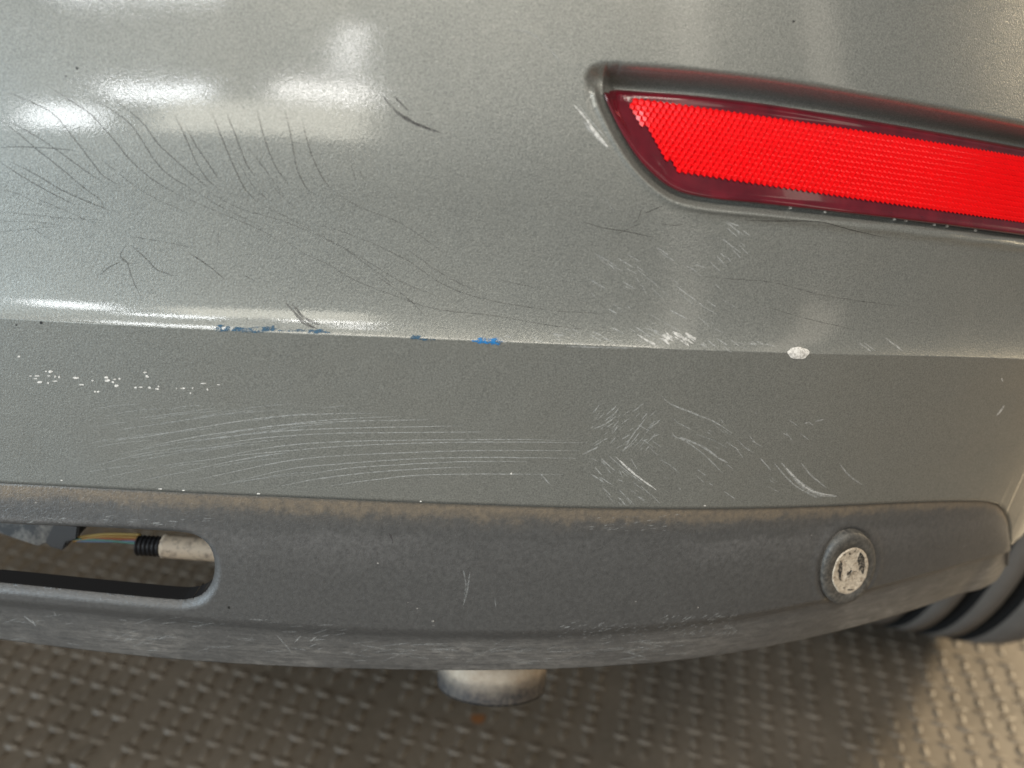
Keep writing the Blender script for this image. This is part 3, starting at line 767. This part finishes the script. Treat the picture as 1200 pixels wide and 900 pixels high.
for c, w_ in (([(335, 355), (349, 370), (366, 383)], 2.2), ([(342, 356), (356, 372), (375, 381)], 3.0), ([(346, 370), (358, 380), (372, 385)], 2.2), ([(448, 112), (462, 128), (480, 142), (517, 156)], 3.0), ([(462, 113), (470, 121), (478, 129)], 2.0), ([(470, 134), (488, 145), (505, 152)], 3.0), ([(457, 626), (459, 631), (460, 637)], 1.8), ([(456, 625), (459, 632)], 1.4)):
    line('dark_scuff', c, w_, SOOT, val if c[0][1] > 600 else bumper)

# concentric pale arcs on the lower band
AR = [
 [(139, 516), (205, 506), (268, 495.5), (325, 488), (385, 485), (442, 484)],
 [(169, 524), (229, 512), (280, 504.5), (340, 497), (400, 491), (465, 488)],
 [(307, 500), (370, 495.5), (430, 493), (503, 492)],
 [(229, 516.5), (310, 507), (370, 503), (440, 501), (543, 499)],
 [(241, 522.5), (310, 513), (385, 508), (460, 507), (575, 506)],
 [(244, 539), (310, 525.5), (370, 519), (460, 516), (600, 515), (660, 516)],
 [(220, 542), (286, 533), (340, 528), (400, 523), (500, 519), (610, 518), (690, 519)],
 [(217, 552), (280, 539), (337, 530)],
 [(229, 563), (310, 545), (370, 536), (460, 531), (560, 528), (680, 528)],
 [(274, 564.5), (340, 549.5), (400, 543.5), (480, 538), (560, 536), (675, 537)],
 [(349, 558.5), (400, 549.5), (460, 545), (540, 541), (620, 541)],
 [(331, 569), (370, 561.5), (430, 554), (500, 549), (560, 547)],
 [(388, 569), (440, 562), (490, 557), (560, 555.5), (660, 556)],
]
for c in AR:
    k = max(1, len(c) // 3)
    line('arc_scratch', c, 1.1, WHITE_M)
AF = [[(154, 491), (202, 485), (253, 478)], [(226, 489), (304, 480)], [(376, 478), (404, 475.5)], [(106, 547), (170, 531), (240, 520)], [(120, 560), (190, 546), (250, 538)],
      [(140, 532), (200, 520), (260, 512)], [(130, 505), (190, 496), (250, 488)], [(160, 565), (200, 556), (240, 550)], [(180, 498), (250, 487), (330, 480)], [(110, 500), (150, 494)], [(150, 542), (230, 527), (300, 518)]]
for k in range(26):
    x0 = random.uniform(90, 330); y0 = random.uniform(470, 560); L = random.uniform(40, 120)
    AF.append([(x0, y0 + L * .10), (x0 + L * .5, y0 + L * .04 - 2), (x0 + L, y0 - L * .03)])
b_f = Batch()
for c in AF: b_f.add(ribbon(c, 1.1, seed=c[0][0]))
b_f.build('faint_arc_scratches', WHITE_F)
def z8(p): return [(660 + x / 3.158, 450 + y / 3.158) for x, y in p]
def z7(p): return [(660 + x / 3, 230 + y / 3) for x, y in p]
WS = [
 (z8([(365, 45), (400, 75), (500, 115), (560, 140), (625, 182)]), 1.6, WHITE_M), (z8([(400, 190), (450, 210), (520, 260), (590, 330)]), 1.4, WHITE_M),
 (z8([(430, 195), (520, 235), (590, 285)]), 2.4, WHITE_M), (z8([(490, 185), (560, 210), (620, 245)]), 1.2, WHITE_F), (z8([(195, 270), (260, 330), (345, 392)]), 2.0, WHITE),
 (z8([(140, 275), (190, 320)]), 1.4, WHITE_M), (z8([(165, 262), (230, 318), (300, 372)]), 1.3, WHITE_M), (z8([(310, 120), (260, 185), (220, 250)]), 1.3, WHITE_M),
 (z8([(350, 125), (300, 190)]), 1.2, WHITE_F), (z8([(70, 262), (130, 232)]), 1.6, WHITE_M), (z8([(730, 275), (770, 320)]), 1.8, WHITE_M),
 (z8([(780, 292), (830, 350), (880, 390), (940, 420)]), 1.8, WHITE_M), (z8([(808, 292), (860, 350), (910, 390), (960, 410), (1015, 415)]), 4.0, WHITE_M),
 (z8([(815, 300), (870, 358), (925, 398), (1000, 412)]), 1.6, WHITE), (z8([(880, 292), (920, 340), (975, 385)]), 1.8, WHITE_M), (z8([(1020, 292), (1060, 340), (1110, 375)]), 1.8, WHITE_M),
 (z8([(930, 140), (965, 130)]), 1.8, WHITE_M), (z8([(893, 146), (907, 143)]), 1.6, WHITE_M), (z8([(495, 315), (530, 340)]), 1.3, WHITE_M), (z8([(850, 350), (920, 410), (960, 418)]), 3.0, WHITE_F),
 (z8([(580, 275), (610, 292)]), 1.6, WHITE_M), (z8([(360, 280), (395, 300), (430, 330)]), 1.3, WHITE_F),
 (z7([(560, 150), (625, 200)]), 1.5, WHITE_M), (z7([(540, 210), (575, 248)]), 1.8, WHITE_M), (z7([(570, 90), (600, 112), (640, 140)]), 1.4, WHITE_M), (z7([(575, 88), (625, 108)]), 1.5, WHITE_M),
 (z7([(390, 310), (450, 355), (515, 402)]), 1.4, WHITE_M), (z7([(385, 325), (470, 388)]), 1.2, WHITE_F), (z7([(300, 285), (380, 360)]), 1.2, WHITE_F), (z7([(375, 400), (435, 430)]), 1.6, WHITE_M),
 (z7([(80, 285), (150, 325)]), 1.6, WHITE_F), (z7([(135, 210), (190, 250)]), 1.4, WHITE_F), (z7([(260, 485), (300, 510), (335, 527)]), 2.2, WHITE), (z7([(540, 500), (580, 526)]), 1.6, WHITE_M),
 (z7([(590, 505), (622, 528)]), 1.8, WHITE_M), (z7([(650, 518), (682, 520)]), 2.4, WHITE_M), (z7([(1040, 515), (1085, 548)]), 1.6, WHITE_M), (z7([(1058, 515), (1100, 545)]), 1.2, WHITE_M), (z7([(1130, 495), (1195, 545)]), 1.8, WHITE_M),
 (z7([(160, 395), (190, 414)]), 1.6, WHITE_M), (z7([(330, 180), (370, 207)]), 1.4, WHITE_M), (z7([(450, 250), (490, 285)]), 1.1, WHITE_F), (z7([(140, 0), (180, 55)]), 1.1, WHITE_F),
 ([(600, 35), (620, 38), (640, 53), (657, 73)], 1.8, WHITE_F), ([(672, 122), (684, 136), (696, 152), (712, 171)], 2.2, WHITE), ([(677, 122), (690, 139), (708, 160)], 1.6, WHITE_M), ([(684, 142), (698, 158), (714, 174)], 5.0, WHITE_M), ([(690, 146), (700, 160), (712, 172)], 3.0, WHITE),
 ([(1174, 443), (1175, 447)], 1.8, WHITE), ([(1177, 475), (1173, 481), (1168, 487)], 2.0, WHITE), ([(633, 555), (645, 568)], 1.4, WHITE_M), ([(663, 406), (700, 407), (745, 408)], 1.4, WHITE_M),
 ([(543, 668), (546, 685), (544, 697)], 1.6, WHITE_F), ([(551, 670), (548, 690), (543, 709)], 2.0, WHITE_F), ([(580, 700), (581, 712)], 1.4, WHITE_F), ([(37, 726), (42, 734)], 1.3, WHITE_M), ([(28, 722), (40, 731)], 1.3, WHITE_M), ([(63, 717), (66, 722)], 1.3, WHITE_M), ([(345, 753), (353, 745)], 1.4, WHITE_M), ([(363, 752), (371, 746)], 1.4, WHITE_M), ([(325, 745), (345, 768)], 1.3, WHITE_F),
]
for c, w_, m_ in WS: line('scratch', c, w_, m_, val if c[0][1] > 600 else bumper)
# clusters of tiny strokes
b1, b2 = Batch(), Batch()
def strokes(batch, x0, x1, y0, y1, ang, L0, L1, k, w_=1.2):
    for _ in range(k):
        x, y = random.uniform(x0, x1), random.uniform(y0, y1); a = R(ang + random.gauss(0, 9)); L = random.uniform(L0, L1)
        batch.add(ribbon([(x, y), (x + L * math.cos(a), y - L * math.sin(a))], w_ * random.uniform(.6, 1.2), seed=x))
strokes(b2, 690, 765, 480, 530, 40, 6, 18, 60, 1.0)
strokes(b2, 690, 740, 533, 560, -42, 6, 20, 16, 1.1)
strokes(b1, 772, 806, 388, 398, -32, 6, 16, 34, 1.4)
strokes(b2, 640, 770, 384, 402, -25, 6, 16, 26, 1.2)
strokes(b2, 690, 860, 290, 385, -38, 6, 24, 38, 0.9)
strokes(b2, 740, 960, 480, 580, -38, 5, 20, 40, 0.9)
strokes(b2, 840, 880, 255, 300, -40, 8, 22, 9, 1.0)
strokes(b2, 820, 900, 398, 408, -28, 5, 12, 12, 1.3)
strokes(b2, 560, 660, 392, 400, -20, 6, 14, 12, 1.2)
strokes(b2, 700, 760, 560, 590, -40, 5, 14, 16, 1.0)
b1.build('bright_scuffs', WHITE); b2.build('fine_scuffs', WHITE_M)
b3 = Batch()
strokes(b3, 0, 400, 722, 768, 8, 6, 26, 70, 1.0)
strokes(b3, 400, 800, 752, 776, 3, 8, 40, 70, 1.0)
strokes(b3, 640, 760, 730, 748, 10, 3, 8, 60, 1.2)
strokes(b3, 770, 860, 722, 746, 25, 3, 9, 80, 1.3)
strokes(b3, 20, 240, 606, 616, 4, 4, 14, 24, 1.2)
strokes(b3, 690, 790, 604, 622, 10, 3, 9, 30, 1.0)
b3.build('scraped_marks', WHITE_F, val)

# chips down to white primer
CH = [(165, 95, 9, 3), (200, 95, 16, 3), (190, 110, 10, 3), (215, 128, 14, 6), (260, 133, 6, 5), (272, 72, 13, 7), (248, 70, 5, 3), (298, 98, 5, 6), (320, 100, 5, 6), (298, 123, 13, 3), (265, 95, 8, 2), (412, 105, 18, 6), (440, 143, 15, 3), (500, 120, 7, 3), (575, 103, 13, 7), (580, 119, 17, 7), (610, 128, 7, 6), (630, 148, 12, 7), (620, 113, 9, 4), (647, 110, 6, 5), (785, 76, 10, 4), (795, 98, 9, 7), (733, 158, 7, 5), (762, 155, 12, 3), (808, 158, 9, 6), (848, 165, 12, 4), (857, 152, 5, 5), (513, 180, 6, 5), (530, 180, 7, 5), (990, 162, 14, 4), (1042, 161, 4, 4), (1100, 135, 14, 4), (1122, 168, 5, 7), (1182, 142, 9, 3), (1030, 188, 5, 3), (955, 162, 4, 3)]
for x, y, a, b in CH:
    r_ = spot('paint_chip', x / 4.615, 420 + y / 4.615, max(a / 4.615, .9), max(b / 4.615, .7), CHIP, bumper, SKIN, seg=9, ragged=0.5, seed=x)
    if r_: mesh_obj('paint_chip', r_[0], r_[1], CHIP, bumper)
for x, y, a, b in ((22, 418, 2, 1), (188, 573, 2.4, 1.0), (215, 574.5, 1.6, .6), (303, 578.5, 2.2, .9), (493, 587.5, 1.2, .7), (599, 555, 1.1, 1.2), (826, 592.5, 1.6, .8), (72, 563, 1.5, .6)):
    r_ = spot('paint_chip', x, y, a, b, CHIP, bumper, SKIN, seg=9, ragged=0.6, seed=x)
    if r_: mesh_obj('paint_chip', r_[0], r_[1], CHIP, bumper)
r_ = spot('chip', 935, 413.5, 12.8, 6.8, CHIP, bumper, SKIN, lift=0.0002, seg=28, ragged=0.22, seed=3, dome=0.0003)
o = mesh_obj('bare_patch', r_[0], r_[1], CHIP, bumper); o['label'] = 'round white bare patch on the crease'
for cx, cy, rx, ry, m_ in ((570, 399.5, 17, 3.6, BLUE), (581, 401, 7, 3.0, BLUE), (487, 395.5, 6, 2.6, BLUED), (500, 398, 10, 1.4, BLUED), (267, 384.5, 20, 3.2, BLUED), (292, 386.5, 22, 3.4, BLUED), (315, 385.0, 8, 3.4, BLUED), (338, 387, 16, 1.6, BLUED), (374, 388.5, 12, 2.6, BLUED), (355, 387, 10, 1.6, BLUED)):
    r_ = spot('blue_transfer', cx, cy, rx, ry, m_, bumper, SKIN, seg=26, ragged=0.75, seed=cx)
    if r_: mesh_obj('blue_transfer', r_[0], r_[1], m_, bumper)
for cx, cy, q in ((90, 80, 1.6), (77, 89, 1.0), (930, 25, 1.4), (268, 712, 1.5), (48, 378, 1.8), (19, 381, 1.2)):
    r_ = spot('speck', cx, cy, q, q, DOT, bumper, SKIN, seg=8, seed=cx)
    if r_: mesh_obj('speck', r_[0], r_[1], DOT, val if cy > 600 else bumper)
for cx, cy, q in ((443, 660, 1.6), (489, 713, 1.3), (478, 706, 1.0), (507, 728, 2.2), (508, 733, 1.4), (745, 705, 1.6), (818, 712, 1.4), (1111, 668, 1.7), (951, 627, 1.2), (42, 589, 2.4), (1130, 640, 1.2)):
    r_ = spot('pale_fleck', cx, cy, q * .75, q * .5, FLECK, val, SKIN, seg=8, ragged=.5, seed=cx)
    if r_: mesh_obj('pale_fleck', r_[0], r_[1], FLECK, val)
# grit sitting on the reflector's lower lip
for cx, cy in ((926, 243.5), (967, 248.5), (1048, 257), (1143, 270), (1095, 263.5), (1110, 265), (1062, 259)):
    r_ = spot('grit', cx, cy, 2.2, 1.5, CHIP, bumper, SKIN, lift=0.0003, seg=8, ragged=.5, seed=cx)
    if r_: mesh_obj('grit', r_[0], r_[1], CHIP, bumper)

# ------------------------------------------------------------------ tread-plate floor
floor = mesh_obj('floor', [(-6, -6, FZ), (6, -6, FZ), (6, 6, FZ), (-6, 6, FZ)], [(0, 1, 2, 3)], FLOOR, smooth=False)
floor['kind'] = 'structure'
def lug_mesh():
    vs, fs = [], []; seg = 12; L, W, H = 0.0102, 0.0048, 0.0022
    for q, h in ((1.0, 0.0), (0.80, 0.55), (0.45, 0.95)):
        for k in range(seg):
            a = 2 * math.pi * k / seg; c_, s_ = math.cos(a), math.sin(a)
            vs.append((L * q * c_, W * q * s_ * (1 - 0.35 * c_ * c_), H * h + 0.0002 * (h == 0) * 0))
    vs.append((0, 0, H))
    for i in range(2):
        for k in range(seg): fs.append((i * seg + k, i * seg + (k + 1) % seg, (i + 1) * seg + (k + 1) % seg, (i + 1) * seg + k))
    for k in range(seg): fs.append((2 * seg + k, 2 * seg + (k + 1) % seg, 3 * seg))
    return vs, fs
lv_, lf_ = lug_mesh()
lug_me = None
A = R(-13); PA, PB = 0.0245, 0.0290
ca_, sa_ = math.cos(A), math.sin(A)
lugs = []
TILE = 9
for i in range(-70, 71):
    for j in range(-20, 80):
        if i % TILE == 0 : gi = 1
        else: gi = 0
        for kind in (0, 1):
            lx = i * PA + math.floor(i / TILE) * 0.009; ly = (j + 0.5 * kind) * PB + math.floor(j / TILE) * 0.009 + 0.3
            x = lx * ca_ - ly * sa_; y = lx * sa_ + ly * ca_
            if y < 0.2 or y > 1.9 or abs(x) > 1.4: continue
            px, py = project(np.array([[x, y, FZ]]))
            px, py = float(px[0]), float(py[0])
            lugs.append((px, py, x, y, A + (R(90) if kind == 0 else 0) + random.gauss(0, 0.06)))
def hidden(px, py, x, y):
    t = Vector((x, y, FZ + 0.002)) - CAM; L = t.length; h = SKIN.ray_cast(CAM, t.normalized()); return h[0] is not None and h[3] < L
vis = [l for l in lugs if -12 < l[0] < 1212 and 600 < l[1] < 912 and not hidden(*l[:4])]
vis.sort(key=lambda l: -l[1]); main = vis[:300]; ms = set(id(l) for l in main)
for l in main:
    if lug_me is None:
        o = mesh_obj('tread_lug', lv_, lf_, FLOOR, floor); lug_me = o.data
    else:
        o = bpy.data.objects.new('tread_lug', lug_me); COL.objects.link(o); o.parent = floor
    o.location = (l[2], l[3], FZ); o.rotation_euler = (0, 0, l[4]); wr = random.uniform(0.86, 1.06); o.scale = (wr, random.uniform(0.85, 1.1), random.uniform(0.6, 1.1))
rv, rf = [], []; base_v = np.array(lv_); nb = len(lv_); cnt_ = 0
allv = []
for l in lugs:
    if id(l) in ms: continue
    c_, s_ = math.cos(l[4]), math.sin(l[4])
    allv.append(np.stack([l[2] + base_v[:, 0] * c_ - base_v[:, 1] * s_, l[3] + base_v[:, 0] * s_ + base_v[:, 1] * c_, base_v[:, 2] + FZ], -1))
    rf += [tuple(cnt_ + q for q in f) for f in lf_]; cnt_ += nb
o = mesh_obj('tread_lugs', np.concatenate(allv), rf, FLOOR, floor); o['kind'] = 'stuff'
# rust stain
c0 = on_floor(560, 843); rvs = []
for k in range(18):
    a = 2 * math.pi * k / 18; q = 1 + .5 * noise.noise(Vector((math.cos(a) * 2, math.sin(a) * 2, 1)))
    rvs.append((c0.x + .0075 * q * math.cos(a), c0.y + .006 * q * math.sin(a), FZ + 0.0006))
mesh_obj('rust_stain', rvs, [tuple(range(18))], RUST, floor, smooth=False)
